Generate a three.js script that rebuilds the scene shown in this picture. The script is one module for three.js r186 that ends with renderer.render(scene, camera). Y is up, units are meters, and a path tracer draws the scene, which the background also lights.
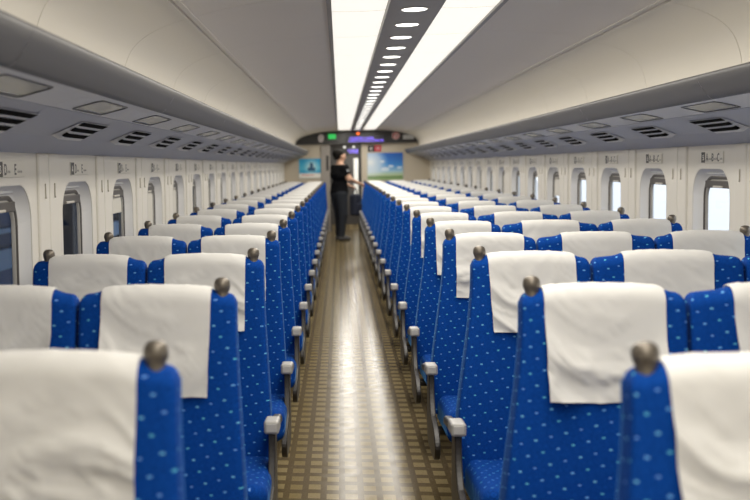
import * as THREE from 'three';
import { RoundedBoxGeometry } from 'three/addons/geometries/RoundedBoxGeometry.js';
import { mergeGeometries } from 'three/addons/utils/BufferGeometryUtils.js';
import { ImprovedNoise } from 'three/addons/math/ImprovedNoise.js';
import { MarchingCubes } from 'three/addons/objects/MarchingCubes.js';
import { RectAreaLightUniformsLib } from 'three/addons/lights/RectAreaLightUniformsLib.js';

// ---------------------------------------------------------------- camera, sky, lights, exposure
const scene = new THREE.Scene();
const H = 1.50;                                             // eye height above the floor
const rad = (d) => d * Math.PI / 180;
const camera = new THREE.PerspectiveCamera(2 * Math.atan(250 / 1029.1) * 180 / Math.PI, 1.5, 0.05, 400);
camera.position.set(-0.3717, H, 0);
camera.rotation.order = 'YXZ';
camera.rotation.set(rad(-3.818), rad(6.941), rad(-1.035));
camera.setViewOffset(750, 500, 159.4, 13.6, 750, 500);       // the photograph is an off-centre crop
camera.focus = 4.8;
camera.userData.fStop = camera.getFocalLength() / 17;
scene.add(camera);

const renderer = new THREE.WebGLRenderer({ antialias: true });
renderer.toneMapping = THREE.LinearToneMapping;
renderer.toneMappingExposure = 3.65;
renderer.shadowMap.enabled = true;
RectAreaLightUniformsLib.init();

scene.background = new THREE.Color().setRGB(0.90, 0.95, 1.02);   // bright overcast day
scene.backgroundIntensity = 0.60;

const STRIP = 2.5, STRIP_RGB = new THREE.Color().setRGB(1, 0.955, 0.865);
const PITCH = 1.04, CEIL = H + 0.773, END = 23.5, BACK = 0.93;
const stripGlow = [];
for (const s of [-1, 1]) for (let k = 0; k < 23; k++) {
  const l = new THREE.RectAreaLight(STRIP_RGB, STRIP, 0.262, 1.008);
  l.position.set(s * 0.271, CEIL - 0.008, -(k * PITCH - 0.4));
  l.rotation.x = -Math.PI / 2;
  l.name = 'ceiling_strip_light_lamp';
  scene.add(l);
}
{ // unseen area lamp added behind the end door to brighten the passage
  const l = new THREE.RectAreaLight(STRIP_RGB, 9, 0.5, 0.9);
  l.position.set(0.1, 2.08, -25.2); l.rotation.x = -Math.PI / 2; l.name = 'passage_fill_lamp'; scene.add(l);
}

// ---------------------------------------------------------------- helpers
let seed = 7;
const rnd = () => { seed = (seed * 1664525 + 1013904223) >>> 0; return seed / 4294967296; };
const perlin = new ImprovedNoise();
const used = {};
const numbered = (n) => { const k = used[n] = (used[n] ?? -1) + 1; return k ? n + '_' + String(k).padStart(3, '0') : n; };
const mat = (o) => new THREE.MeshStandardMaterial(o);
const lin = (r, g, b) => new THREE.Color().setRGB(r, g, b);
function meshOf(name, geo, material, parent) {
  const m = new THREE.Mesh(geo, material);
  m.name = parent ? name : numbered(name);
  if (parent && parent.userData.names) { const c = parent.userData.names; }
  m.castShadow = m.receiveShadow = true;
  (parent ?? scene).add(m);
  return m;
}
function thing(name, label, category, pos = [0, 0, 0], group) {
  const o = new THREE.Group(); o.name = numbered(name); scene.add(o);
  o.position.set(...pos); o.userData = { label, category };
  if (group) o.userData.group = group;
  return o;
}
function tag(o, label, category, group) { o.userData = { label, category }; if (group) o.userData.group = group; return o; }
function struct(name, geo, material, parent) {
  const m = meshOf(name, geo, material, parent);
  if (!parent) m.userData.kind = 'structure';
  return m;
}
function structGroup(name, pos = [0, 0, 0]) {
  const o = new THREE.Group(); o.name = numbered(name); o.userData.kind = 'structure'; o.position.set(...pos); scene.add(o); return o;
}
const box = (w, h, d, x = 0, y = 0, z = 0) => new THREE.BoxGeometry(w, h, d).translate(x, y, z);
const rbox = (w, h, d, r, x = 0, y = 0, z = 0, seg = 3) => new RoundedBoxGeometry(w, h, d, seg, r).translate(x, y, z);
const ORD = ['zeroth', 'nearest', 'second', 'third', 'fourth', 'fifth', 'sixth', 'seventh', 'eighth', 'ninth', 'tenth', 'eleventh', 'twelfth', 'thirteenth', 'fourteenth', 'fifteenth', 'sixteenth', 'seventeenth', 'eighteenth', 'nineteenth', 'twentieth', 'twenty-first', 'twenty-second', 'twenty-third', 'twenty-fourth', 'twenty-fifth', 'twenty-sixth', 'twenty-seventh', 'twenty-eighth', 'twenty-ninth', 'thirtieth'];
// ordinal from the camera for the near half, from the end wall for the far half
function place(i, n) { // i from 0
  if (i < n / 2) return i === 0 ? 'nearest the camera' : ORD[i + 1] + ' from the camera';
  const j = n - 1 - i; return j === 0 ? 'nearest the end wall' : ORD[j + 1] + ' from the end wall';
}
function canvasTex(w, h, draw, repeat) {
  const c = document.createElement('canvas'); c.width = w; c.height = h; draw(c.getContext('2d'), w, h);
  const t = new THREE.CanvasTexture(c); t.colorSpace = THREE.SRGBColorSpace; t.magFilter = THREE.LinearFilter;
  if (repeat) { t.wrapS = t.wrapT = THREE.RepeatWrapping; t.repeat.set(...repeat); }
  return t;
}
function gridGeo(nu, nv, f, uvf) { // open grid surface, f(i/nu, j/nv) -> [x,y,z]
  const p = [], uv = [], ix = [];
  for (let j = 0; j <= nv; j++) for (let i = 0; i <= nu; i++) {
    const q = f(i / nu, j / nv); p.push(...q); uv.push(...(uvf ? uvf(i / nu, j / nv, q) : [i / nu, j / nv]));
  }
  for (let j = 0; j < nv; j++) for (let i = 0; i < nu; i++) {
    const a = j * (nu + 1) + i, b = a + 1, c = a + nu + 1, d = c + 1; ix.push(a, b, c, b, d, c);
  }
  const g = new THREE.BufferGeometry();
  g.setAttribute('position', new THREE.Float32BufferAttribute(p, 3)); g.setAttribute('uv', new THREE.Float32BufferAttribute(uv, 2));
  g.setIndex(ix); g.computeVertexNormals(); return g;
}
// a closed cross-section in (x, y) swept along z from -d0 to -d1
function sweep(pts, d0, d1, mirror) {
  const s = new THREE.Shape(pts.map(([x, y]) => new THREE.Vector2(mirror ? -x : x, y)));
  return new THREE.ExtrudeGeometry(s, { depth: d1 - d0, bevelEnabled: false }).translate(0, 0, -d1);
}
// a band of even thickness along a smooth profile, swept along z
function band(profile, th, d0, d1, side, n = 28) {
  const c = new THREE.SplineCurve(profile.map(([x, y]) => new THREE.Vector2(x, y))), P = (t, o) => { const p = c.getPoint(t), q = c.getTangent(t); return [(p.x - q.y * o) * side, p.y + q.x * o]; };
  const z = (v) => -(d0 + (d1 - d0) * v), R = (u) => (side > 0 ? u : 1 - u);
  return mergeGeometries([
    gridGeo(n, 1, (u, v) => [...P(R(u), 0), z(v)]), gridGeo(n, 1, (u, v) => [...P(R(1 - u), th), z(v)]),
    gridGeo(n, 1, (u, v) => [...P(R(1 - u), v * th), z(0)]), gridGeo(n, 1, (u, v) => [...P(R(u), v * th), z(1)]),
    gridGeo(1, 1, (u, v) => [...P(R(0), (1 - u) * th), z(v)]), gridGeo(1, 1, (u, v) => [...P(R(1), u * th), z(v)]),
  ]);
}
// a closed smooth outline swept along z, open at the two ends
function tube(pts, d0, d1, side, n = 44) {
  const c = new THREE.CatmullRomCurve3(pts.map(([x, y]) => new THREE.Vector3(x * side, y, 0)), true, 'centripetal');
  return gridGeo(n, 1, (u, v) => { const p = c.getPoint((side > 0 ? u : 1 - u) % 1); return [p.x, p.y, -(d0 + (d1 - d0) * v)]; });
}
function roundedRect(w, h, r, path = new THREE.Shape()) {
  const x = -w / 2, y = -h / 2;
  path.moveTo(x + r, y); path.lineTo(x + w - r, y); path.absarc(x + w - r, y + r, r, -Math.PI / 2, 0);
  path.lineTo(x + w, y + h - r); path.absarc(x + w - r, y + h - r, r, 0, Math.PI / 2);
  path.lineTo(x + r, y + h); path.absarc(x + r, y + h - r, r, Math.PI / 2, Math.PI);
  path.lineTo(x, y + r); path.absarc(x + r, y + r, r, Math.PI, Math.PI * 1.5);
  return path;
}
const ringPts = (w, h, r, n = 10) => {
  const p = [], c = [[w / 2 - r, h / 2 - r, 0], [-w / 2 + r, h / 2 - r, 1], [-w / 2 + r, -h / 2 + r, 2], [w / 2 - r, -h / 2 + r, 3]];
  for (const [x, y, q] of c) for (let i = 0; i <= n; i++) { const a = (q + i / n) * Math.PI / 2; p.push([x + r * Math.cos(a), y + r * Math.sin(a)]); }
  return p;
};
// loft through rounded-rectangle rings given as [w, h, r, depth] in the local xy plane
function ringLoft(rings) {
  const rs = rings.map(([w, h, r, d]) => ringPts(w, h, r).map(([x, y]) => [x, y, d])), n = rs[0].length;
  return gridGeo(n, rs.length - 1, (u, v) => rs[Math.round(v * (rs.length - 1))][Math.round(u * n) % n]);
}

// ---------------------------------------------------------------- materials
const fabricTex = canvasTex(512, 512, (g, w, h) => {      // 2 x 2 dots on a slanted lattice
  g.fillStyle = '#003c8c'; g.fillRect(0, 0, w, h);
  for (let i = 0; i < h; i += 16) { g.fillStyle = i % 32 ? 'rgba(0,10,60,.28)' : 'rgba(30,100,210,.18)'; g.fillRect(0, i, w, 7); }
  for (let i = 0; i < 2600; i++) { g.fillStyle = rnd() < .5 ? 'rgba(0,8,50,.25)' : 'rgba(50,120,220,.16)'; g.fillRect(rnd() * w, rnd() * h, 12, 5); }
  const dash = (x, y, c, k) => { g.save(); g.transform(50 * k, -16, 15, 32 * k, x, y); g.fillStyle = c; g.fillRect(-.5, -.5, 1, 1); g.restore(); };
  dash(128, 128, '#62a0dc', 1); dash(384, 128, '#58b0cc', .9); dash(128, 384, '#6496dc', .85); dash(384, 384, '#66acd4', 1);
}, [1, 1]);
fabricTex.matrixAutoUpdate = false; fabricTex.matrix.set(11.6, 6.95, 0, 3.63, -14.5, 0, 0, 0, 1);
const M = {
  fabric: new THREE.MeshPhysicalMaterial({ map: fabricTex, roughness: 0.9, specularIntensity: 0.25, sheen: 0.7, sheenColor: lin(0.2, 0.55, 1.0), sheenRoughness: 0.3 }),
  edge_strip: mat({ color: lin(0.03, 0.17, 0.48), roughness: 0.6 }),
  cloth: new THREE.MeshPhysicalMaterial({ color: lin(0.665, 0.65, 0.62), roughness: 0.8, sheen: 0.2, sheenColor: lin(1, 1, 1), sheenRoughness: 0.5 }),
  knob: mat({ color: lin(0.165, 0.142, 0.115), roughness: 0.42, metalness: 0.6 }),
  cap: mat({ color: lin(0.37, 0.355, 0.33), roughness: 0.42 }),
  capFace: mat({ color: lin(0.46, 0.445, 0.42), roughness: 0.35 }),
  arm: mat({ color: lin(0.028, 0.024, 0.02), roughness: 0.4, metalness: 0.1 }),
  under: mat({ color: lin(0.06, 0.06, 0.065), roughness: 0.6 }),
  lever: mat({ color: lin(0.5, 0.5, 0.48), roughness: 0.3, metalness: 0.7 }),
  wall: mat({ color: lin(0.70, 0.665, 0.59), roughness: 0.55 }),
  reveal: mat({ color: lin(0.74, 0.73, 0.71), roughness: 0.5 }),
  ceil: mat({ color: lin(0.90, 0.84, 0.75), roughness: 0.6 }),
  cove: mat({ color: lin(0.80, 0.755, 0.67), roughness: 0.5 }),
  lip: mat({ color: lin(0.10, 0.096, 0.094), roughness: 0.5 }),
  rack: mat({ color: lin(0.82, 0.815, 0.80), roughness: 0.5 }),
  ventPanel: mat({ color: lin(0.53, 0.54, 0.58), roughness: 0.5 }),  // darker than rack: the shade on this slope is put into its colour
  rim: mat({ color: lin(0.42, 0.40, 0.36), roughness: 0.35, metalness: 0.4 }),
  plate: mat({ color: lin(0.36, 0.35, 0.30), roughness: 0.25 }),
  plateEdge: mat({ color: lin(0.10, 0.10, 0.10), roughness: 0.4 }),
  black: new THREE.MeshPhysicalMaterial({ color: lin(0.008, 0.007, 0.006), roughness: 1, specularIntensity: 0.2 }),
  dark: mat({ color: lin(0.035, 0.034, 0.034), roughness: 0.35 }),
  bronze: mat({ color: lin(0.075, 0.066, 0.058), roughness: 0.4, metalness: 0.3 }),
  shade: mat({ color: lin(0.68, 0.65, 0.57), roughness: 0.75 }),
  glass: new THREE.MeshPhysicalMaterial({ color: lin(0.93, 0.97, 1), roughness: 0.0, transmission: 1, thickness: 0, ior: 1.45, specularIntensity: 0.2 }),
  diffuser: mat({ color: lin(0.85, 0.84, 0.8), roughness: 0.5, emissive: lin(1, 0.96, 0.87), emissiveIntensity: 0.24 }),
  lens: mat({ color: lin(0.85, 0.84, 0.8), roughness: 0.5, emissive: lin(1, 0.97, 0.9), emissiveIntensity: 1.0 }),
  strip: mat({ color: lin(0.33, 0.315, 0.295), roughness: 0.45 }),
  end: mat({ color: lin(0.60, 0.53, 0.42), roughness: 0.55 }),
  shell: mat({ color: lin(0.5, 0.5, 0.5), roughness: 0.7 }),
  hook: mat({ color: lin(0.54, 0.50, 0.43), roughness: 0.35, metalness: 0.3 }),
};

// ---------------------------------------------------------------- floor
const floorTex = canvasTex(1024, 1024, (g, w, h) => {   // 6 x 4 blocks: 0.51 m x 0.52 m
  g.fillStyle = '#5b4e37'; g.fillRect(0, 0, w, h);
  const cw = w / 6, ch = h / 4;
  for (let i = 0; i < 6; i++) for (let j = 0; j < 4; j++) {
    const x = i * cw + cw * 0.16, y = j * ch + ch * 0.2 + (i % 2 ? ch * 0.06 : 0);
    g.fillStyle = ['#857653', '#7c6d4a', '#8a7b57'][(i * 5 + j * 3) % 3]; g.fillRect(x, y, cw * 0.66, ch * 0.56);
    g.fillStyle = 'rgba(70,58,42,.3)';
    for (let k = 1; k < 5; k++) g.fillRect(x, y + ch * 0.56 * k / 5, cw * 0.66, 5);
  }
  for (let i = 0; i < 26000; i++) { const v = rnd(); g.fillStyle = v < .5 ? 'rgba(40,32,22,.16)' : 'rgba(215,200,170,.10)'; g.fillRect(rnd() * w, rnd() * h, 2 + rnd() * 4, 2 + rnd() * 4); }
}, [1 / 0.51, 1 / 0.52]);
const roughTex = canvasTex(512, 512, (g, w, h) => {
  const im = g.createImageData(w, h);
  for (let y = 0; y < h; y++) for (let x = 0; x < w; x++) {
    const n = perlin.noise(x / 40, y / 40, 3) * .5 + perlin.noise(x / 9, y / 9, 8) * .35 + (rnd() - .5) * .5, v = 128 + 70 * n, o = (y * w + x) * 4;
    im.data[o] = im.data[o + 1] = im.data[o + 2] = v; im.data[o + 3] = 255;
  }
  g.putImageData(im, 0, 0);
}, [1 / 0.9, 1 / 0.9]);
roughTex.colorSpace = THREE.NoColorSpace;
M.floor = new THREE.MeshPhysicalMaterial({ map: floorTex, roughness: 0.38, roughnessMap: roughTex, specularIntensity: 1, ior: 1.13 });
{
  const g = box(3.46, 0.06, END + BACK, 0, -0.03, -(END - BACK) / 2), p = g.attributes.position, uv = g.attributes.uv;
  for (let i = 0; i < p.count; i++) uv.setXY(i, p.getX(i) + 0.29, p.getZ(i));
  struct('floor', g, M.floor);
}

// ---------------------------------------------------------------- side walls with a panel per bay, windows
const WX = 1.6226, WTOP = H + 0.075, WZ0 = 3.79, K0 = -4, K1 = 18;
const WIN = { w: 0.56, h: 0.66, r: 0.15, y: 1.115 };
const bayShape = new THREE.Shape([[-PITCH / 2 + .002, 0], [PITCH / 2 - .002, 0], [PITCH / 2 - .002, WTOP], [-PITCH / 2 + .002, WTOP]].map(([x, y]) => new THREE.Vector2(x, y)));
const hole = roundedRect(WIN.w, WIN.h, WIN.r, new THREE.Path());
{ const pts = hole.getPoints(10).map((p) => p.add(new THREE.Vector2(0, WIN.y))); bayShape.holes.push(new THREE.Path(pts)); }
const bayGeo = new THREE.ExtrudeGeometry(bayShape, { depth: 0.03, bevelEnabled: false }).translate(0, 0, -0.03);     // face at local z = 0
const ribGeo = mergeGeometries([-1, 1].map((s) => rbox(0.15, WTOP - 0.45, 0.03, 0.012, s * (PITCH / 2 - 0.0765), 0.45 + (WTOP - 0.45) / 2, -0.003)));
const hookGeo = mergeGeometries([rbox(0.005, 0.062, 0.006, 0.002, 0, 0, 0.003), rbox(0.0075, 0.010, 0.008, 0.003, 0, -0.028, 0.004)]);
const revealGeo = ringLoft([[WIN.w + .008, WIN.h + .008, WIN.r + .004, 0.001], [WIN.w - .008, WIN.h - .008, WIN.r - .004, -0.008], [WIN.w - .05, WIN.h - .05, WIN.r - .02, -0.042], [WIN.w - .085, WIN.h - .085, WIN.r - .035, -0.048]]);
const frameGeo = ringLoft([[WIN.w - .078, WIN.h - .078, WIN.r - .03, -0.048], [WIN.w - .084, WIN.h - .084, WIN.r - .03, -0.044], [WIN.w - .115, WIN.h - .115, WIN.r - .04, -0.046], [WIN.w - .12, WIN.h - .12, WIN.r - .04, -0.053]]);
const rimGeo = ringLoft([[WIN.w - .112, WIN.h - .112, WIN.r - .04, -0.052], [WIN.w - .118, WIN.h - .118, WIN.r - .04, -0.0485], [WIN.w - .142, WIN.h - .142, WIN.r - .05, -0.0495], [WIN.w - .15, WIN.h - .15, WIN.r - .05, -0.060]]);
const railGeo = rbox(WIN.w - .15, 0.04, 0.010, 0.004, 0, WIN.h / 2 - 0.085, -0.046);
const handleGeo = rbox(0.14, 0.012, 0.012, 0.004, 0, WIN.h / 2 - 0.098, -0.040);
const glassGeo = new THREE.ShapeGeometry(roundedRect(WIN.w - .14, WIN.h - .14, WIN.r - .05)).translate(0, 0, -0.062);
const shadeGeo = (drop) => box(WIN.w - .15, drop, 0.004, 0, WIN.h / 2 - 0.07 - drop / 2, -0.058);
const bayPost = box(0.40, WTOP, 0.06, PITCH / 2, WTOP / 2, -0.07), baySill = box(PITCH, WIN.y - WIN.h / 2 + .03, 0.09, 0, (WIN.y - WIN.h / 2 + .03) / 2, -0.08), bayHead = box(PITCH, WTOP - WIN.y - WIN.h / 2 + .03, 0.09, 0, WTOP - (WTOP - WIN.y - WIN.h / 2 + .03) / 2, -0.08);
const shadeDrop = { '-1': { 2: 0.13, 3: 0.5, 4: 0.5, 6: 0.3, 7: 0.5 }, 1: { 6: 0.2, 9: 0.32, 11: 0.5 } };
let winNo = 0;
for (const side of [-1, 1]) {
  const wall = structGroup(side < 0 ? 'wall_left' : 'wall_right', [side * WX, 0, 0]);
  wall.rotation.y = -side * Math.PI / 2;                    // local +z faces the cabin
  const lx = (d) => (side < 0 ? d : -d);                  // depth -> local x
  for (let k = K0; k <= K1; k++) {
    const d = WZ0 + k * PITCH;
    const panel = struct('wall_panel', bayGeo, M.wall, wall); panel.position.x = lx(d);
    struct('pillar_trim', ribGeo, M.wall, panel);
    struct('backing', mergeGeometries([bayPost, baySill, bayHead]), M.shell, panel);
    if (d > 1) for (const s of [-1, 1]) { const hk = struct('coat_hook', hookGeo, M.hook, panel); hk.position.set(s * (PITCH / 2 - 0.072), H - 0.085, 0.012); }
    const w = structGroup('window_' + (++winNo), [side * WX, WIN.y, -d]);
    w.rotation.y = wall.rotation.y;
    struct('window_reveal', revealGeo, M.reveal, w);
    struct('window_frame', frameGeo, M.bronze, w);
    struct('inner_rim', rimGeo, M.rim, w);
    struct('pane', glassGeo, M.glass, w);
    struct('shade_rail', railGeo, M.bronze, w);
    struct('shade_handle', handleGeo, M.hook, w);
    const drop = shadeDrop[side][k] ?? 0.03;
    struct('window_shade', shadeGeo(drop), M.shade, w);
  }
  // filler by the end wall, and the shell above the windows
  const d1 = WZ0 + (K1 + .5) * PITCH;
  const f = struct('wall_panel', box(END - d1 + 0.05, WTOP, 0.1, lx((END + .05 + d1) / 2), WTOP / 2, -0.05), M.wall, wall);
}
for (const side of [-1, 1]) struct(side < 0 ? 'wall_upper_left' : 'wall_upper_right', box(0.06, 1.1, END + BACK + .1, side * 1.70, WTOP + .52, -(END - BACK) / 2), M.shell);
struct('ceiling_shell', box(3.5, 0.06, END + BACK + .1, 0, 2.6, -(END - BACK) / 2), M.shell).name = 'roof';
struct('wall_back', box(3.5, 2.7, 0.06, 0, 1.3, BACK + 0.03), M.wall);

// ---------------------------------------------------------------- ceiling: panels, coves, light strips
const Yc = (y) => H + y;
const ceilProfile = [[0.425, .779], [0.58, .768], [0.72, .757], [0.85, .742], [0.96, .720], [1.059, .696]].map(([x, y]) => [x, Yc(y)]);
const coveProfile = [[1.062, .695], [1.13, .678], [1.20, .654], [1.26, .624], [1.31, .588], [1.345, .545], [1.368, .49], [1.382, .43], [1.39, .345]].map(([x, y]) => [x, Yc(y)]);
const ceiling = structGroup('ceiling');
for (let i = -5; i < 14; i++) {
  const a = Math.max(4.8 + i * 1.42, -BACK), b = Math.min(4.8 + (i + 1) * 1.42, END);
  if (b - a < .1) continue;
  for (const side of [-1, 1]) {
    struct('ceiling_panel', band(ceilProfile, 0.018, a + .003, b - .003, side), M.ceil, ceiling);
    struct('cove_panel', band(coveProfile, 0.018, a + .003, b - .003, side), M.cove, ceiling);
    struct('panel_joint', mergeGeometries([band(ceilProfile.map(([x, y]) => [x, y + .017]), 0.008, b - .03, b + .03, side), band(coveProfile.map(([x, y]) => [x + .015, y + .009]), 0.008, b - .03, b + .03, side)]), M.plateEdge, ceiling);
    struct('seam_trim', mergeGeometries([band([[1.03, .7035], [1.042, .7005]].map(([x, y]) => [x, Yc(y) - .007]), 0.007, a, b, side, 2), band([[1.064, .6945], [1.078, .691]].map(([x, y]) => [x, Yc(y) - .007]), 0.007, a, b, side, 2)]), M.cove, ceiling);
  }
}
for (const side of [-1, 1]) struct('light_trough', sweep([[0.405, Yc(.765)], [0.428, Yc(.765)], [0.428, Yc(.83)], [0.12, Yc(.83)], [0.12, Yc(.80)], [0.405, Yc(.80)]], -BACK, END, side < 0), M.strip, ceiling);
struct('centre_strip', sweep([[-0.132, Yc(.764)], [-0.130, Yc(.762)], [0.130, Yc(.762)], [0.132, Yc(.764)], [0.132, Yc(.80)], [-0.132, Yc(.80)]], -BACK, END, false), M.strip, ceiling);
for (const side of [-1, 1]) {
  const o = thing('ceiling_light', side < 0 ? 'long white luminous ceiling strip on the left of the grey downlight band' : 'long white luminous ceiling strip on the right of the grey downlight band', 'ceiling light');
  const g = gridGeo(10, 1, (u, v) => [(u - .5) * 0.27, -0.004 * Math.cos((u - .5) * Math.PI), (v - .5) * -1.03]);
  for (let k = 0; k < 23; k++) { const m = meshOf('diffuser', g, M.diffuser, o); m.position.set(side * 0.271, CEIL + 0.006, -(k * PITCH - 0.4)); }
}
{
  const N = 32, rim = new THREE.TorusGeometry(0.066, 0.004, 6, 28).rotateX(Math.PI / 2), lens = new THREE.CylinderGeometry(0.064, 0.06, 0.008, 28);
  for (let i = 0; i < N; i++) {
    const o = thing('downlight', 'round white downlight in the grey ceiling band, ' + place(i, N), 'downlight', [0, Yc(.762), -(4.65 + i * 0.56)], 'downlights in the grey ceiling band');
    meshOf('lens', lens, M.lens, o); meshOf('rim', rim, M.strip, o);
  }
}

// ---------------------------------------------------------------- luggage racks with inset plates, air vents, signs
for (const side of [-1, 1]) {
  const word = side < 0 ? 'left' : 'right';
  const o = thing('luggage_rack', 'long grey-lipped overhead luggage rack above the ' + word + ' windows', 'luggage rack');
  const P = (a) => a.map(([x, y]) => [x, Yc(y)]);
  for (let i = -3; i < 10; i++) {
    const a = Math.max(4.42 + i * 2.08, -BACK), b = Math.min(4.42 + (i + 1) * 2.08, END);
    if (b - a < .1) continue;
    meshOf('rack_lip', tube(P([[1.080, .341], [1.074, .332], [1.078, .312], [1.096, .282], [1.114, .258], [1.130, .2440], [1.150, .2435], [1.158, .26], [1.150, .325], [1.12, .344]]), a + .001, b - .001, side), M.lip, o);
    meshOf('shelf', sweep(P([[1.145, .30], [1.145, .335], [1.42, .35], [1.42, .315]]), a + .001, b - .001, side < 0), M.rack, o);
  }
  for (let k = K0; k <= K1; k++) {
    const a = WZ0 + (k - .5) * PITCH + .0015, b = k === K1 ? END : WZ0 + (k + .5) * PITCH - .0015;
    meshOf('lower_panel', sweep(P([[1.142, .2445], [1.20, .2365], [1.31, .2105], [1.316, .23], [1.2, .256], [1.146, .265]]), a, b, side < 0), M.rack, o);
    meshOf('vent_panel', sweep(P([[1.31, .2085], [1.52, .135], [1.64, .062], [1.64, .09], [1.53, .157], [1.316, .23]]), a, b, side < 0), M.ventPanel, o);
  }
  // inset see-through plates in the lower panel
  const ang = Math.atan2(.2105 - .2365, 1.31 - 1.20);
  for (let k = K0 + 1; k <= K1; k++) {
    const d = 3.72 + k * PITCH, cx = 1.232, cy = Yc(.2292);
    const e = new THREE.Group(); e.name = 'rack_window'; o.add(e);
    e.position.set(side * cx, cy, -d); e.rotation.z = side * ang;
    const pl = roundedRect(0.10, 0.43, 0.02), g = new THREE.ExtrudeGeometry(pl, { depth: 0.001, bevelEnabled: true, bevelSize: .001, bevelThickness: .0006, bevelSegments: 1 }).rotateX(Math.PI / 2);
    const r2 = roundedRect(0.116, 0.446, 0.024); r2.holes.push(roundedRect(0.102, 0.432, 0.02, new THREE.Path()));
    meshOf('plate', g, M.plate, e);
    meshOf('plate_edge', new THREE.ExtrudeGeometry(r2, { depth: 0.003, bevelEnabled: false }).rotateX(Math.PI / 2).translate(side * .006, -.0015, 0), M.plateEdge, e);
  }
  // air vents: a scoop with three dark slots
  const va = Math.atan2(.135 - .2085, 1.52 - 1.31), N = 20;
  const lift = (u, v) => -0.0015 - 0.024 * Math.pow(Math.min(1, u / .9), 1.3) * Math.sqrt(Math.min(1, (1 - u) / .12)) * Math.pow(Math.min(1, Math.min(v, 1 - v) * 9), .5);
  const len = (u) => 0.47 - 0.08 * u;
  const scoop = gridGeo(14, 18, (u, v) => [(u - .5) * 0.15, lift(u, v), (v - .5) * len(u)]);
  const slot = (i) => gridGeo(3, 18, (u, v) => { const uu = 0.03 + i * 0.27 + u * 0.17, vv = .04 + .92 * v; return [(uu - .5) * 0.15, lift(uu, vv) - .002, (vv - .5) * len(uu)]; });
  const first = side < 0 ? 0 : 2;                           // the first vent the photograph shows on this side
  for (let i = first; i < N; i++) {
    const d = 3.12 + i * PITCH;
    const v = thing('air_vent', 'pale three-slot air vent under the ' + word + ' luggage rack, ' + place(i - first, N - first), 'air vent', [side * 1.43, Yc(.1645), -d], 'air vents under the ' + word + ' rack');
    v.rotation.z = side * va; 
    const flip = (g) => { const q = g.clone(); if (side < 0) { q.scale(-1, 1, 1); const ix = q.index.array; for (let t = 0; t < ix.length; t += 3) { const s = ix[t]; ix[t] = ix[t + 1]; ix[t + 1] = s; } q.computeVertexNormals(); } return q; };
    meshOf('scoop', flip(scoop), M.rack, v);
    for (let s = 0; s < 3; s++) meshOf('slot', flip(slot(s)), M.black, v);
  }
}
{ // row signs above the windows: a dark number box, then the seat letters
  const N = 20, cw = 512, chh = 96;
  for (const side of [-1, 1]) {
    const word = side < 0 ? 'left' : 'right';
    const tex = canvasTex(1024, 1024, (g) => {
      g.fillStyle = '#d8d3c6'; g.fillRect(0, 0, 1024, 1024);
      for (let i = 0; i < N; i++) {
        const x = (i % 2) * cw, y = Math.floor(i / 2) * chh;
        g.fillStyle = '#38342f'; g.fillRect(x + 4, y + 4, 92, 88);
        g.fillStyle = '#eeeae0'; g.font = 'bold 66px sans-serif'; g.textAlign = 'center'; g.textBaseline = 'middle'; g.fillText(String(i + 3 > 20 ? 20 : i + 3), x + 50, y + 50);
        g.fillStyle = '#3d3a36'; g.textAlign = 'left';
        (side < 0 ? [['D', 'aisle'], ['E', 'window']] : [['A', 'window'], ['B', 'middle'], ['C', 'aisle']]).forEach(([L, w], j) => {
          const xx = x + 112 + j * (side < 0 ? 190 : 130);
          g.font = 'bold 92px sans-serif'; g.fillText(L, xx, y + 50);
          g.font = 'bold 24px sans-serif'; g.fillText(w, xx + 66, y + 62);
        });
      }
    });
    const m = mat({ map: tex, roughness: 0.5 });
    const first = side < 0 ? 0 : 2;
    for (let i = first; i < 19; i++) {
      const d = WZ0 + (i - 0) * PITCH, g = rbox(0.33, 0.062, 0.005, 0.002, 0, 0, 0, 1), p = g.attributes.position, uv = g.attributes.uv;
      const ox = (i % 2) * cw, oy = Math.floor(i / 2) * chh;
      for (let q = 0; q < p.count; q++) uv.setXY(q, (ox + (p.getX(q) / 0.33 + .5) * cw) / 1024, 1 - (oy + (.5 - p.getY(q) / 0.062) * chh) / 1024);
      const s = meshOf('seat_sign', g, m);
      tag(s, 'small row-number sign with dark box above the ' + word + ' windows, ' + place(i - first, 19 - first), 'sign', 'row-number signs above the ' + word + ' windows');
      s.position.set(side * (WX - 0.0025), Yc(0.008), -d - side * -0.03); s.rotation.y = -side * Math.PI / 2;
    }
  }
}

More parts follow.
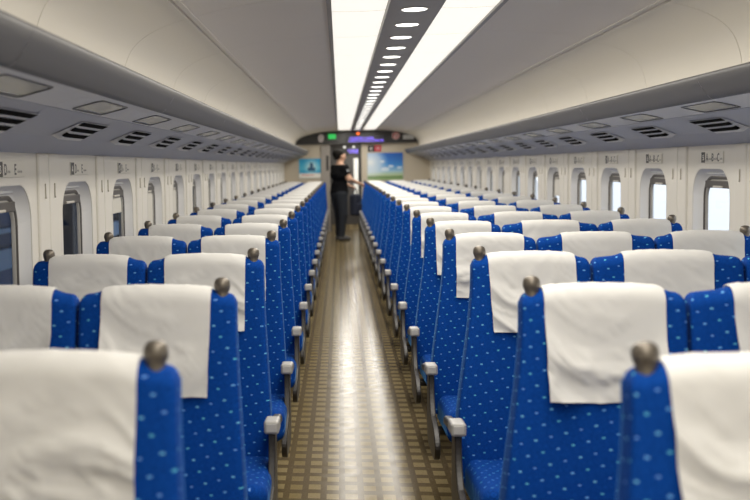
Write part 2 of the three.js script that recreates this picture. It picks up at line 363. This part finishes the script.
// ---------------------------------------------------------------- seats
const YS = 1.147, YB = 0.36, LEAN = 0.165, RT = 0.034;
const zc = (y) => (1.1 - y) * LEAN;
const hd = (y) => THREE.MathUtils.lerp(0.066, 0.042, THREE.MathUtils.smoothstep(y, 0.45, 1.1));
const crown = (x, hw, y) => (0.015 * Math.max(0, 1 - Math.pow(x / hw, 2)) + 0.009 * (1 - THREE.MathUtils.smoothstep(Math.abs(x), 0.135, 0.185))) * THREE.MathUtils.smoothstep(y, 0.97, YS);
function backrestGeo(w, flareL, flareR) {
  const M2 = 56, rings = [];
  for (let i = 0; i <= 16; i++) { const y = YB + (YS - RT - YB) * i / 16; rings.push([y, 0, 1]); }
  for (let i = 1; i <= 7; i++) { const a = i / 7 * Math.PI / 2; rings.push([YS - RT + RT * Math.sin(a), RT * (1 - Math.cos(a)), 1]); }
  for (const k of [0.6, 0.25, 0.0]) rings.push([YS, RT, k]);
  const n = rings.length;
  const g = gridGeo(M2, n - 1, (u, v) => {
    const [y, shrink, k] = rings[Math.round(v * (n - 1))], th = u * 2 * Math.PI, c = Math.cos(th), s = Math.sin(th), e = 2 / 9;
    const f = 1 - THREE.MathUtils.smoothstep(y, 0.42, 1.12), fl = (c < 0 ? flareL : flareR) * f;
    const hw = (w / 2 + fl - shrink * 0.6), dd = (hd(y) - shrink) * k;
    const x = hw * Math.sign(c) * Math.pow(Math.abs(c), e), zz = dd * Math.sign(s) * Math.pow(Math.abs(s), e);
    const dish = s > 0 ? -0.008 * Math.pow(Math.max(0, 1 - Math.pow(x / hw, 2)), 1) * (1 - THREE.MathUtils.smoothstep(y, 0.8, 1.0)) : 0;
    return [x, y + crown(x, w / 2, y), zc(y) + zz + dish];
  }, (u, v, q) => [q[0] + (q[2] - zc(q[1])) * 0.9, q[1]]);
  return g.scale(1, 1, 1);
}
function edgeStripGeo(w, fl0, s) { // a thin paler blue strip along the back edge, aisle side only
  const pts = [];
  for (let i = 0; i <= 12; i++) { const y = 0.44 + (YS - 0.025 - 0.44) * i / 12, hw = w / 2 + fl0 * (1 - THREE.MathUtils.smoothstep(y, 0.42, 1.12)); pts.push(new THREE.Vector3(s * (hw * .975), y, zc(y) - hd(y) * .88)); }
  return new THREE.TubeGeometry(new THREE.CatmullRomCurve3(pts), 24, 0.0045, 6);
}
function coverGeo(w, variant) { // white headrest cover draped over the top, long flap towards the camera
  const cwid = Math.min(0.308, w - 0.10), path = [];
  const y0 = 0.888 + [0, -.012, .008, -.004][variant];
  for (let i = 0; i <= 22; i++) { const y = y0 + (YS - RT - y0) * i / 22; path.push([y, zc(y) + hd(y), 0, 1]); }
  for (let i = 1; i <= 6; i++) { const a = i / 6 * Math.PI / 2, y = YS - RT + RT * Math.sin(a); path.push([y, zc(y) + hd(y) - RT + RT * Math.cos(a), Math.sin(a), Math.cos(a)]); }
  path.push([YS, zc(YS), 1, 0]);
  for (let i = 0; i <= 6; i++) { const a = (1 - i / 6) * Math.PI / 2, y = YS - RT + RT * Math.sin(a); path.push([y, zc(y) - hd(y) + RT - RT * Math.cos(a), Math.sin(a), -Math.cos(a)]); }
  for (let i = 1; i <= 6; i++) { const y = YS - RT - i * 0.025; path.push([y, zc(y) - hd(y), 0, -1]); }
  const NU = 30, NV = path.length - 1, sd = variant * 17.3;
  const at = (u, v, off) => {
    const [y, z, ny, nz] = path[Math.round(v * NV)];
    const front = nz > 0.5 || v < 0.5, t = front ? THREE.MathUtils.clamp((YS - y) / (YS - y0), 0, 1) : 0;
    let x = (u - .5) * cwid;
    const hang = THREE.MathUtils.smoothstep(t, 0.1, 0.8);
    // long soft folds that sag from the upper corners, plus fine creases
    const du = (u - .5) * 2, sag = t + 0.35 * du * du * (variant % 2 ? 1 : -0.6) + 0.12 * du * (variant - 1);
    const n1 = perlin.noise(x * 5 + sd, sag * 3.2, 2.2 + sd), n2 = 1 - Math.abs(perlin.noise(x * 9 + sd * 2, sag * 5.5 + 4, sd)) * 2.2, n3 = perlin.noise(x * 30, sag * 14, sd + 9);
    let o = 0.0045 + 0.017 * hang * Math.max(-.4, n1 * 2.2) + 0.007 * Math.pow(Math.max(0, n2), 4) * (0.3 + hang) + 0.0012 * n3 + 0.004 * hang;
    o += 0.006 * Math.pow(Math.abs(du), 6) * hang;
    o = Math.max(0.0035, o) + off;
    x += (-0.009 * (u - .5) + 0.006 * (variant - 1.5)) * t;
    const yy = y + crown(x, w / 2, y) - (v < 0.02 ? 0.004 * Math.sin(u * 7 + sd) + 0.010 * (u - .5) * (variant - 1) : 0);
    return [x, yy + ny * o, z + nz * o];
  };
  const outer = gridGeo(NU, NV, (u, v) => at(u, v, 0)), inner = gridGeo(NU, NV, (u, v) => at(1 - u, v, -0.0025));
  const edge = (f, n) => gridGeo(n, 1, (s, t) => f(s, t ? -0.0025 : 0));
  return mergeGeometries([outer, inner, edge((s, o) => at(1 - s, 0, o), NU), edge((s, o) => at(s, 1, o), NU), edge((s, o) => at(0, s, o), NV), edge((s, o) => at(1, 1 - s, o), NV)]);
}
function knobGeo() {
  const pr = [[0, -0.04], [0.0165, -0.04], [0.0166, -0.024], [0.0185, -0.015], [0.0218, -0.006], [0.0228, 0.002], [0.0215, 0.011], [0.0172, 0.0185], [0.010, 0.0228], [0.0, 0.024]];
  const c = new THREE.SplineCurve(pr.slice(1).map(([x, y]) => new THREE.Vector2(x, y))).getPoints(22);
  c[c.length - 1].x = 0;
  return new THREE.LatheGeometry([new THREE.Vector2(0, -0.04), ...c], 28).scale(1, 1, 1.05);
}
function cushionGeo(w0, ext) {
  const w = w0 + Math.abs(ext), g = new RoundedBoxGeometry(w, 0.14, 0.52, 6, 0.045), p = g.attributes.position;
  for (let i = 0; i < p.count; i++) { const x = p.getX(i), z = p.getZ(i); if (p.getY(i) > 0) p.setY(i, p.getY(i) - 0.01 * Math.cos(x / w * Math.PI) * Math.cos(z / .52 * Math.PI)); }
  g.computeVertexNormals();
  const uv = g.attributes.uv; for (let i = 0; i < p.count; i++) uv.setXY(i, p.getX(i), p.getZ(i) + p.getY(i));
  return g.rotateX(-0.06).translate(ext / 2, 0.385, 0.36);
}
const postShape = new THREE.Shape();
postShape.moveTo(0.23, 0.56); postShape.lineTo(0.315, 0.575); postShape.quadraticCurveTo(0.32, 0.44, 0.40, 0.40); postShape.quadraticCurveTo(0.60, 0.37, 0.60, 0.31);
postShape.quadraticCurveTo(0.59, 0.25, 0.50, 0.25); postShape.lineTo(0.30, 0.25); postShape.quadraticCurveTo(0.22, 0.26, 0.22, 0.36); postShape.lineTo(0.23, 0.56);
const postGeo = new THREE.ExtrudeGeometry(postShape, { depth: 0.016, bevelEnabled: true, bevelSize: 0.005, bevelThickness: 0.004, bevelSegments: 2, curveSegments: 10 }).translate(0, 0, -0.008).rotateY(-Math.PI / 2);
const KG = knobGeo();
const armGeo = rbox(0.036, 0.034, 0.34, 0.012).rotateX(-0.13).translate(0, 0.560, 0.145);
const capGeo = rbox(0.052, 0.046, 0.115, 0.010, 0, 0, 0, 4).rotateX(-0.06).translate(0, 0.588, 0.282);
const capFace = rbox(0.036, 0.028, 0.004, 0.0018, 0, 0, 0.058, 2).rotateX(-0.06).translate(0, 0.588, 0.282);
const leverGeo = mergeGeometries([rbox(0.012, 0.014, 0.05, 0.004, 0, 0.36, 0.31), rbox(0.022, 0.012, 0.016, 0.004, 0, 0.36, 0.335)]);
const legGeo = (w) => mergeGeometries([rbox(0.06, 0.27, 0.10, 0.015, 0, 0.135, 0.32), rbox(0.09, 0.03, 0.42, 0.012, 0, 0.015, 0.32)]);
const crossGeo = (w) => rbox(w - 0.03, 0.05, 0.40, 0.015, 0, 0.29, 0.33);
function makeSeat(kind) {
  const o = thing('train_seat', '', 'seat');
  const W = kind.w - 0.008;
  meshOf('backrest', backrestGeo(W, kind.fl, kind.fr), M.fabric, o);
  if (kind.arm) meshOf('edge_strip', edgeStripGeo(W, kind.fl + kind.fr, Math.sign(kind.arm)), M.edge_strip, o);
  meshOf('headrest_cover', kind.covers[0], M.cloth, o);
  meshOf('seat_cushion', cushionGeo(W - 0.012, kind.arm ? Math.sign(kind.arm) * .05 : 0), M.fabric, o);
  meshOf('seat_frame', crossGeo(W), M.under, o);
  meshOf('leg', legGeo(W), M.under, o);
  if (kind.knob) { const k = meshOf('grip_knob', KG, M.knob, o); k.position.set(kind.knob * (W / 2 - kind.ko), 1.172, 0.0); k.rotation.x = -LEAN; }
  if (kind.arm !== undefined) {
    const a = new THREE.Group(); a.name = 'armrest'; a.position.x = kind.arm; o.add(a);
    meshOf('arm_body', armGeo, M.arm, a); meshOf('end_cap', capGeo, M.cap, a); meshOf('cap_face', capFace, M.capFace, a);
    meshOf('side_post', postGeo, M.arm, o).position.x = kind.arm;
    meshOf('side_brace', rbox(Math.abs(kind.arm) - W / 2 + .06, 0.03, 0.06, 0.008, (kind.arm + Math.sign(kind.arm) * (W / 2 - .05)) / 2, 0.30, 0.25), M.arm, o);
    meshOf('recline_lever', leverGeo, M.lever, o).position.x = kind.arm - Math.sign(kind.arm) * 0.012;
  }
  return o;
}
const span = (a, b, name, more) => ({ x: (a + b) / 2, w: b - a, fl: 0, fr: 0, name, ...more });
const kinds = [
  span(-1.556, -1.108, 'window seat of the left pair', { knob: -1, ko: 0.058 }),
  span(-1.108, -0.656, 'aisle seat of the left pair', { knob: 1, ko: 0.04, fr: 0.03, armX: -0.618 }),
  span(0.101, 0.529, 'aisle seat of the right trio', { knob: -1, ko: 0.03, fl: 0.072, armX: 0.022 }),
  span(0.529, 1.054, 'middle seat of the right trio', {}),
  span(1.054, 1.502, 'window seat of the right trio', { knob: 1, ko: 0.05 }),
];
for (const k of kinds) { if (k.armX !== undefined) k.arm = k.armX - k.x; k.covers = [0, 1, 2, 3].map((v) => coverGeo(k.w - .008, v)); }
for (const k of kinds) {
  const proto = makeSeat(k);
  for (let r = 0; r < 20; r++) {
    let o = proto;
    if (r) { o = proto.clone(); o.name = numbered('train_seat'); scene.add(o); }
    o.position.set(k.x, 0, -(1.787 + r * PITCH));
    o.children.find((c) => c.name === 'headrest_cover').geometry = k.covers[Math.floor(rnd() * 4)];
    const row = r < 10 ? (r ? ORD[r + 1] + ' row from the camera' : 'row nearest the camera') : (r < 19 ? ORD[20 - r] + ' row from the end wall' : 'row nearest the end wall');
    o.userData = { label: 'blue dotted ' + k.name + ' in the ' + row, category: 'seat', group: 'blue train seats in rows of five' };
  }
}

// ---------------------------------------------------------------- end wall, door, header with signs, posters
const DX0 = -0.60, DX1 = 0.11, DTOP = H + .485;
{
  const s = new THREE.Shape([[-1.73, 0], [DX0, 0], [DX0, DTOP], [DX1, DTOP], [DX1, 0], [1.73, 0], [1.73, 2.6], [-1.73, 2.6]].map(([x, y]) => new THREE.Vector2(x, y)));
  struct('wall_end', new THREE.ExtrudeGeometry(s, { depth: 0.08, bevelEnabled: false }).translate(0, 0, -END - 0.08), M.end);
  // dark header between the ceiling and the door
  const top = [...ceilProfile, ...coveProfile].map(([x, y]) => [x, y - .004]);
  const poly = [[-1.376, DTOP], [1.376, DTOP], ...top.filter(([, y]) => y > DTOP + .01).reverse(), [0.425, CEIL - .02], [-0.425, CEIL - .02], ...top.filter(([, y]) => y > DTOP + .01).map(([x, y]) => [-x, y])];
  const hs = new THREE.Shape(poly.map(([x, y]) => new THREE.Vector2(x, y)));
  struct('trim_1', new THREE.ExtrudeGeometry(hs, { depth: 0.10, bevelEnabled: false }).translate(0, 0, -END), M.dark);
  const d = structGroup('door_1', [0, 0, -END]);
  for (const [x, w] of [[DX0 + .02, .04], [DX1 - .035, .07]]) struct('door_frame', rbox(w, DTOP, 0.12, 0.01, x, DTOP / 2, -0.04), M.dark, d);
  struct('door_leaf', rbox(0.21, DTOP - .03, 0.025, 0.006, DX0 - .095, (DTOP - .03) / 2, 0.02), mat({ color: lin(.34, .31, .28), roughness: .5 }), d);
  struct('door_handle', rbox(0.055, 0.34, 0.03, 0.01, DX0 - .05, H + .06, 0.03), M.dark, d);
}
const glow = (r, g, b, i = 1) => mat({ color: lin(0.02, 0.02, 0.02), roughness: .5, emissive: lin(r, g, b), emissiveIntensity: i });
function ledTexture(w, h, rows) {
  return canvasTex(w, h, (g) => {
    g.fillStyle = '#0a0812'; g.fillRect(0, 0, w, h); g.fillStyle = '#7a5cff';
    for (const [y, hh, x0, x1] of rows) for (let x = x0; x < x1; x += hh * 0.95) { // dot-matrix glyph cells, too far to be read
      for (let a = 0; a < 5; a++) for (let b = 0; b < 6; b++) if (rnd() < .58) g.fillRect(x + a * hh * .16, y + b * hh / 6, hh * .13, hh / 7.5);
    }
  });
}
function ledDisplay(label, x, y, z, w, h, rows) {
  const o = thing('display', label, 'display', [x, y, z]);
  meshOf('display_housing', rbox(w + .06, h + .05, 0.05, 0.01, 0, 0, 0.0), M.dark, o);
  const t = ledTexture(1024, Math.round(1024 * h / w), rows);
  meshOf('display_screen', box(w, h, 0.006, 0, 0, 0.0265), mat({ color: lin(.02, .02, .02), emissive: lin(1, 1, 1), emissiveMap: t, emissiveIntensity: 0.8, roughness: .3 }), o);
}
const HZ = -END + 0.10;
ledDisplay('wide purple dot-matrix display on the dark header over the door', 0.21, H + .575, HZ + .026, 0.80, 0.13, [[18, 62, 60, 430], [95, 55, 20, 1000], [20, 60, 520, 720]]);
{
  const green = thing('toilet_sign', 'small lit green sign on the dark header above the door', 'sign', [-0.54, H + .65, HZ + .012]);
  meshOf('sign_housing', rbox(0.21, 0.15, 0.024, 0.008), M.dark, green);
  meshOf('sign_face', rbox(0.17, 0.11, 0.006, 0.002, 0, 0, 0.0135, 1), glow(0.01, .30, .05, .5), green);
  const oval = thing('round_sign', 'pale oval sign at the left end of the dark header', 'sign', [-0.79, H + .62, HZ + .006]);
  meshOf('sign_plate', new THREE.CylinderGeometry(.5, .5, .012, 32).rotateX(Math.PI / 2).scale(.13, .19, 1), mat({ color: lin(.55, .5, .5), roughness: .4 }), oval);
  const ns = canvasTex(256, 256, (g) => {
    g.fillStyle = '#e9dcd8'; g.fillRect(0, 0, 256, 256); g.strokeStyle = '#c03040'; g.lineWidth = 34; g.beginPath(); g.arc(128, 128, 92, 0, 7); g.stroke();
    g.fillStyle = '#222'; g.fillRect(60, 118, 130, 24); g.lineWidth = 26; g.beginPath(); g.moveTo(66, 66); g.lineTo(190, 190); g.stroke();
  });
  const no = meshOf('no_smoking_sign', new THREE.CylinderGeometry(.085, .085, .012, 36).rotateY(Math.PI / 2).rotateX(Math.PI / 2), mat({ map: ns, roughness: .4 }));
  tag(no, 'round red-ringed prohibition sign on the right of the dark header', 'sign'); no.position.set(0.874, H + .645, HZ + .006);
  const wh = meshOf('notice_plate', rbox(0.24, 0.10, 0.012, 0.004), mat({ color: lin(.6, .6, .6), roughness: .4 }));
  tag(wh, 'pale oblong plate at the right end of the dark header', 'sign'); wh.position.set(1.15, H + .61, HZ + .006);
  const lamp = meshOf('indicator_lamp', new THREE.SphereGeometry(.03, 16, 12).scale(1.2, .8, .5), glow(1.0, .16, .03, .6));
  tag(lamp, 'tiny orange indicator lamp above the purple display', 'lamp'); lamp.position.set(0.037, H + .705, HZ + .008);
  // framed black and red notices beside the door
  const bn = canvasTex(256, 128, (g) => {
    g.fillStyle = '#16141a'; g.fillRect(0, 0, 128, 128); g.fillStyle = '#c8203a'; g.fillRect(128, 0, 128, 128);
    g.fillStyle = '#d8d4d0'; g.beginPath(); g.arc(64, 60, 22, 0, 7); g.fill(); g.fillRect(54, 86, 20, 26);
    g.beginPath(); g.arc(192, 60, 30, 0, 7); g.fill(); g.fillStyle = '#c8203a'; g.beginPath(); g.arc(192, 60, 18, 0, 7); g.fill();
  });
  const b = meshOf('warning_sign', box(0.30, 0.15, 0.012), mat({ map: bn, roughness: .4 }));
  tag(b, 'black and red twin notice on the end wall right of the door', 'sign'); b.position.set(0.405, H + .37, -END + .006);
}
function poster(label, x0, x1, y0, y1, draw) {
  const o = thing('poster', label, 'poster', [(x0 + x1) / 2, (y0 + y1) / 2, -END]);
  const w = x1 - x0, h = y1 - y0, t = canvasTex(512, Math.round(512 * h / w), draw);
  const fs = roundedRect(w + .04, h + .04, .008); fs.holes.push(roundedRect(w - .004, h - .004, .003, new THREE.Path()));
  meshOf('poster_frame', new THREE.ExtrudeGeometry(fs, { depth: .016, bevelEnabled: false }), mat({ color: lin(.55, .52, .45), roughness: .4 }), o);
  meshOf('poster_print', box(w, h, .006, 0, 0, .005), mat({ map: t, roughness: .35 }), o);
}
poster('blue poster with a white lower band on the end wall left of the door', -1.295, -0.729, H - .27, H + .165, (g, w, h) => {
  const q = g.createLinearGradient(0, 0, 0, h); q.addColorStop(0, '#1f9fd8'); q.addColorStop(.5, '#57c4e6'); q.addColorStop(1, '#1184c8'); g.fillStyle = q; g.fillRect(0, 0, w, h);
  const r = g.createRadialGradient(w * .5, h * .4, 10, w * .5, h * .4, w * .35); r.addColorStop(0, 'rgba(235,245,245,.95)'); r.addColorStop(1, 'rgba(235,245,245,0)'); g.fillStyle = r; g.fillRect(0, 0, w, h);
  g.fillStyle = '#2c5f86'; g.fillRect(w * .44, h * .22, w * .12, h * .38); g.fillRect(w * .36, h * .46, w * .28, h * .18);
  g.fillStyle = '#f0efe8'; g.fillRect(0, h * .76, w, h * .24); g.fillStyle = '#e0908a'; g.fillRect(w * .1, h * .83, w * .5, h * .04);
});
poster('large blue sky and green meadow poster on the end wall right of the door', 0.244, 1.033, H - .347, H + .268, (g, w, h) => {
  const q = g.createLinearGradient(0, 0, 0, h); q.addColorStop(0, '#1c5fc4'); q.addColorStop(.45, '#3f8fdc'); q.addColorStop(.68, '#a8cfe4'); q.addColorStop(.8, '#bcd0a8'); q.addColorStop(1, '#7f9f60'); g.fillStyle = q; g.fillRect(0, 0, w, h);
  const r = g.createRadialGradient(w * .08, h * .35, 10, w * .08, h * .35, w * .52); r.addColorStop(0, 'rgba(240,246,250,1)'); r.addColorStop(.5, 'rgba(230,240,248,.75)'); r.addColorStop(1, 'rgba(230,240,248,0)'); g.fillStyle = r; g.fillRect(0, 0, w, h);
  g.fillStyle = 'rgba(235,245,255,.8)'; for (const [x, y, a] of [[.42, .32, .07], [.5, .6, .12], [.9, .55, .07], [.66, .5, .08]]) { g.beginPath(); g.ellipse(w * x, h * y, w * a, h * a * .6, 0, 0, 7); g.fill(); }
  g.fillStyle = '#5f8a48'; g.fillRect(0, h * .86, w, h * .05);
});

// passage behind the door
{
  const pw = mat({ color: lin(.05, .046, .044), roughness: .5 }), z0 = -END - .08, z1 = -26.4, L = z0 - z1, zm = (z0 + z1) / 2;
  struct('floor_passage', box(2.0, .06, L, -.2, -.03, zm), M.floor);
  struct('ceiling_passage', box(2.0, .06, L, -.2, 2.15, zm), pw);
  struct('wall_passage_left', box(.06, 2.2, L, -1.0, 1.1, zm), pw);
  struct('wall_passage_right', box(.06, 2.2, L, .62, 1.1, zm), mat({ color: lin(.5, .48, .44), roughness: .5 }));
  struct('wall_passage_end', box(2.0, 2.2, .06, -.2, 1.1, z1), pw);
  const pd = struct('door_2', rbox(.26, 1.35, .04, .02, 0.10, 1.0, z1 + .05), mat({ color: lin(.75, .76, .74), roughness: .4 }));
  ledDisplay('small purple dot-matrix display deep in the passage beyond the door', 0.0, H + .355, z1 + .06, 0.36, 0.11, [[40, 130, 20, 1000], [190, 110, 150, 800]]);
  const passLens = mat({ color: lin(.4, .4, .38), emissive: lin(1, .97, .9), emissiveIntensity: .3 });
  for (const x of [-.25, -.02]) {
    const l = thing('passage_light', x < -.1 ? 'left of two tiny white lights over the display in the passage' : 'right of two tiny white lights over the display in the passage', 'light', [x, H + .46, z1 + .045]);
    meshOf('lamp_lens', new THREE.CylinderGeometry(.03, .03, .02, 20).rotateX(Math.PI / 2), passLens, l);
    meshOf('lamp_rim', new THREE.TorusGeometry(.034, .007, 8, 24), M.dark, l);
  }
}

// ---------------------------------------------------------------- the person in the aisle
function sdfGeo(f, c, half, N) { // c centre, half half-extent, N cells
  const mc = new MarchingCubes(N, new THREE.MeshStandardMaterial(), false, false, 120000);
  mc.isolation = 0;
  const hs = N / 2;
  for (let k = 0; k < N; k++) for (let j = 0; j < N; j++) for (let i = 0; i < N; i++)
    mc.field[i + j * N + k * N * N] = -f(c[0] + (i - hs) / hs * half, c[1] + (j - hs) / hs * half, c[2] + (k - hs) / hs * half) * 20;
  mc.update();
  const n = mc.count, g = new THREE.BufferGeometry();
  g.setAttribute('position', new THREE.Float32BufferAttribute(mc.positionArray.slice(0, n * 3), 3));
  g.setAttribute('normal', new THREE.Float32BufferAttribute(mc.normalArray.slice(0, n * 3), 3));
  g.scale(half, half, half).translate(...c);
  return g;
}
function caps(list, k) { // smooth union of tapered capsules [ax,ay,az,ra, bx,by,bz,rb]
  return (x, y, z) => {
    let d = 1e3;
    for (const [ax, ay, az, ra, bx, by, bz, rb] of list) {
      const ux = bx - ax, uy = by - ay, uz = bz - az, t = Math.min(1, Math.max(0, ((x - ax) * ux + (y - ay) * uy + (z - az) * uz) / (ux * ux + uy * uy + uz * uz + 1e-9)));
      const e = Math.hypot(x - ax - ux * t, y - ay - uy * t, z - az - uz * t) - (ra + (rb - ra) * t), h = Math.max(k - Math.abs(d - e), 0) / k;
      d = Math.min(d, e) - h * h * k * .25;
    }
    return d;
  };
}
{
  const P = thing('person', 'person in black t-shirt and dark jeans standing in the aisle, arm reaching forward', 'person', [-0.38, 0, -20.75]);
  P.rotation.y = rad(118); P.scale.set(1.12, 1.03, 1.12);
  const skin = mat({ color: lin(.55, .33, .22), roughness: .55 }), shirt = new THREE.MeshPhysicalMaterial({ color: lin(.006, .006, .007), roughness: 1, specularIntensity: .3 }), jean = mat({ color: lin(.018, .021, .027), roughness: .9 }), hairM = new THREE.MeshPhysicalMaterial({ color: lin(.007, .006, .005), roughness: .9, specularIntensity: .3 }), shoe = mat({ color: lin(.10, .10, .10), roughness: .6 });
  const legs = (g) => [[-.09, .90, -.02, .095 + g, -.10, .50, .01, .062 + g], [-.10, .50, .01, .060 + g, -.11, .10, -.03, .040 + g], [.09, .90, -.02, .095 + g, .12, .50, .05, .062 + g], [.12, .50, .05, .060 + g, .13, .10, .04, .040 + g]];
  const torso = (g) => [[-.07, .95, -.01, .115 + g, .07, .95, -.01, .115 + g], [-.05, 1.08, 0, .105 + g, .05, 1.08, 0, .105 + g], [-.09, 1.28, .0, .115 + g, .09, 1.28, .0, .115 + g], [-.14, 1.41, .0, .065 + g, .14, 1.41, .0, .065 + g], [0, 1.38, 0, .08 + g, 0, 1.45, .01, .055 + g]];
  const armsUp = (g) => [[-.185, 1.41, 0, .055 + g, -.235, 1.19, .07, .043 + g], [.185, 1.41, 0, .055 + g, .23, 1.20, .08, .043 + g]];
  const armsLow = [[-.235, 1.19, .07, .043, -.17, 1.10, .31, .028], [.23, 1.20, .08, .043, .17, 1.05, .29, .028]];
  const neck = [[0, 1.42, .0, .055, 0, 1.53, .02, .05]];
  const ankles = [[-.11, .12, -.03, .04, -.11, .05, .0, .04], [.13, .12, .04, .04, .13, .05, .07, .04]];
  const bodyF = caps([...legs(0), ...torso(0), ...armsUp(0), ...armsLow, ...neck, ...ankles], .05);
  const body = sdfGeo(bodyF, [0, .85, .05], .92, 120);
  // head with face
  const headF = caps([[0, 1.66, -.01, .088, 0, 1.645, .02, .082], [0, 1.575, .045, .05, 0, 1.60, .03, .065], [0, 1.635, .1, .014, 0, 1.605, .118, .018], [-.03, 1.648, .088, .018, .03, 1.648, .088, .018], [0, 1.572, .088, .012, 0, 1.565, .082, .02],
    [-.088, 1.64, .0, .014, -.086, 1.605, .01, .012], [.088, 1.64, .0, .014, .086, 1.605, .01, .012], [0, 1.48, .0, .052, 0, 1.58, .01, .05]], .02);
  const head = sdfGeo(headF, [0, 1.63, .02], .16, 80);
  // hands: palm, four fingers, thumb
  const hand = (s, w, dir) => {
    const [x, y, z] = w, L = [];
    L.push([x, y, z, .024, x, y - .02, z + .055, .022], [x - .018, y - .02, z + .06, .016, x + .018, y - .02, z + .06, .016]);
    [-.027, -.009, .009, .026].forEach((o, i) => { const l = [.026, .032, .03, .022][i]; L.push([x + o, y - .022, z + .075, .0095, x + o, y - .03, z + .075 + l, .009], [x + o, y - .03, z + .075 + l, .009, x + o, y - .058, z + .072 + l, .0085], [x + o, y - .058, z + .072 + l, .0085, x + o, y - .07, z + .05 + l, .008]); });
    L.push([x + s * .022, y - .005, z + .02, .012, x + s * .048, y - .02, z + .055, .010], [x + s * .048, y - .02, z + .055, .010, x + s * .04, y - .045, z + .08, .0085]);
    return sdfGeo(caps(L, .008), [x, y - .03, z + .06], .09, 64);
  };
  const strip = (g) => { const q = g.index ? g.toNonIndexed() : g; q.deleteAttribute('uv'); return q; };
  meshOf('body', mergeGeometries([body, head, hand(1, [-.17, 1.10, .31]), hand(-1, [.17, 1.05, .29])].map(strip)), skin, P);
  const cut = (f, y0, y1) => (x, y, z) => Math.max(f(x, y, z), y0 - y, y - y1);
  meshOf('shirt', sdfGeo(cut(caps([...torso(.016), [-.185, 1.41, 0, .075, -.207, 1.315, .03, .066], [.185, 1.41, 0, .075, .205, 1.315, .035, .066]], .05), .93, 1.475), [0, 1.2, 0], .42, 84), shirt, P);
  meshOf('trousers', sdfGeo(cut(caps([...legs(.018), [-.07, .95, -.01, .122, .07, .95, -.01, .122]], .04), .065, 1.0), [0, .54, 0], .56, 84), jean, P);
  const hairF = caps([[0, 1.672, -.02, .097, 0, 1.665, .012, .09], [0, 1.60, -.045, .06, 0, 1.68, -.03, .09]], .02);
  meshOf('hair', sdfGeo((x, y, z) => Math.max(hairF(x, y, z), z - .055 - (y - 1.69) * .8, -(y - 1.565)), [0, 1.66, 0], .15, 64), hairM, P);
  meshOf('arm_patch', new THREE.CylinderGeometry(.018, .018, .006, 20).rotateZ(Math.PI / 2).rotateY(-.1).translate(-.272, 1.36, .02), mat({ color: lin(.6, .6, .6), roughness: .7 }), P);
  for (const [x, z] of [[-.11, 0], [.13, .07]]) meshOf('shoe', sdfGeo((a, b, c) => Math.max(caps([[x, .045, z - .05, .046, x, .04, z + .11, .04], [x, .075, z - .03, .05, x, .05, z + .05, .048]], .03)(a, b, c), .002 - b), [x, .08, z + .03], .2, 48), shoe, P);
  // bag held in the forward hand
  const B = thing('bag', 'dark navy bag hanging from the hand of the person in the aisle', 'bag', [-0.07, 0, -20.97]);
  B.rotation.y = rad(60);
  const bm = mat({ color: lin(.018, .022, .04), roughness: .8 });
  meshOf('bag_body', rbox(.24, .44, .16, .05, 0, .70, 0, 5), bm, B);
  meshOf('bag_pocket', rbox(.19, .22, .05, .02, 0, .62, .085), bm, B);
  meshOf('bag_handle', new THREE.TorusGeometry(.07, .011, 8, 20, Math.PI).scale(1, 1.6, 1).translate(0, .91, 0), bm, B);
}

// ---------------------------------------------------------------- outside the windows
struct('ground', box(260, .2, 260, 0, -1.5, -40), mat({ color: lin(.50, .50, .51), roughness: .9 }));
{ // left: a dark blue platform wall and pale rails; roof added to block skylight
  const o = structGroup('wall_platform', [-5.6, 0, 0]);
  struct('platform_wall', box(.3, 6, 120, 0, 1.6, -45), mat({ color: lin(.03, .09, .26), roughness: .6 }), o);
  struct('added_shade_roof', box(9, .3, 120, 2.0, 4.6, -45), mat({ color: lin(.05, .06, .08), roughness: .8 }), o);
  for (const [y, h] of [[1.22, .09], [.62, .07], [.2, .3]]) struct('rail', box(.1, h, 120, .25, y, -45), mat({ color: lin(.2, .42, .75), roughness: .5 }), o);
  for (let i = 0; i < 14; i++) struct('column', box(.3, 6, .3, .35, 1.6, -3 - i * 5), mat({ color: lin(.04, .055, .09), roughness: .6 }), o);
}
renderer.render(scene, camera);
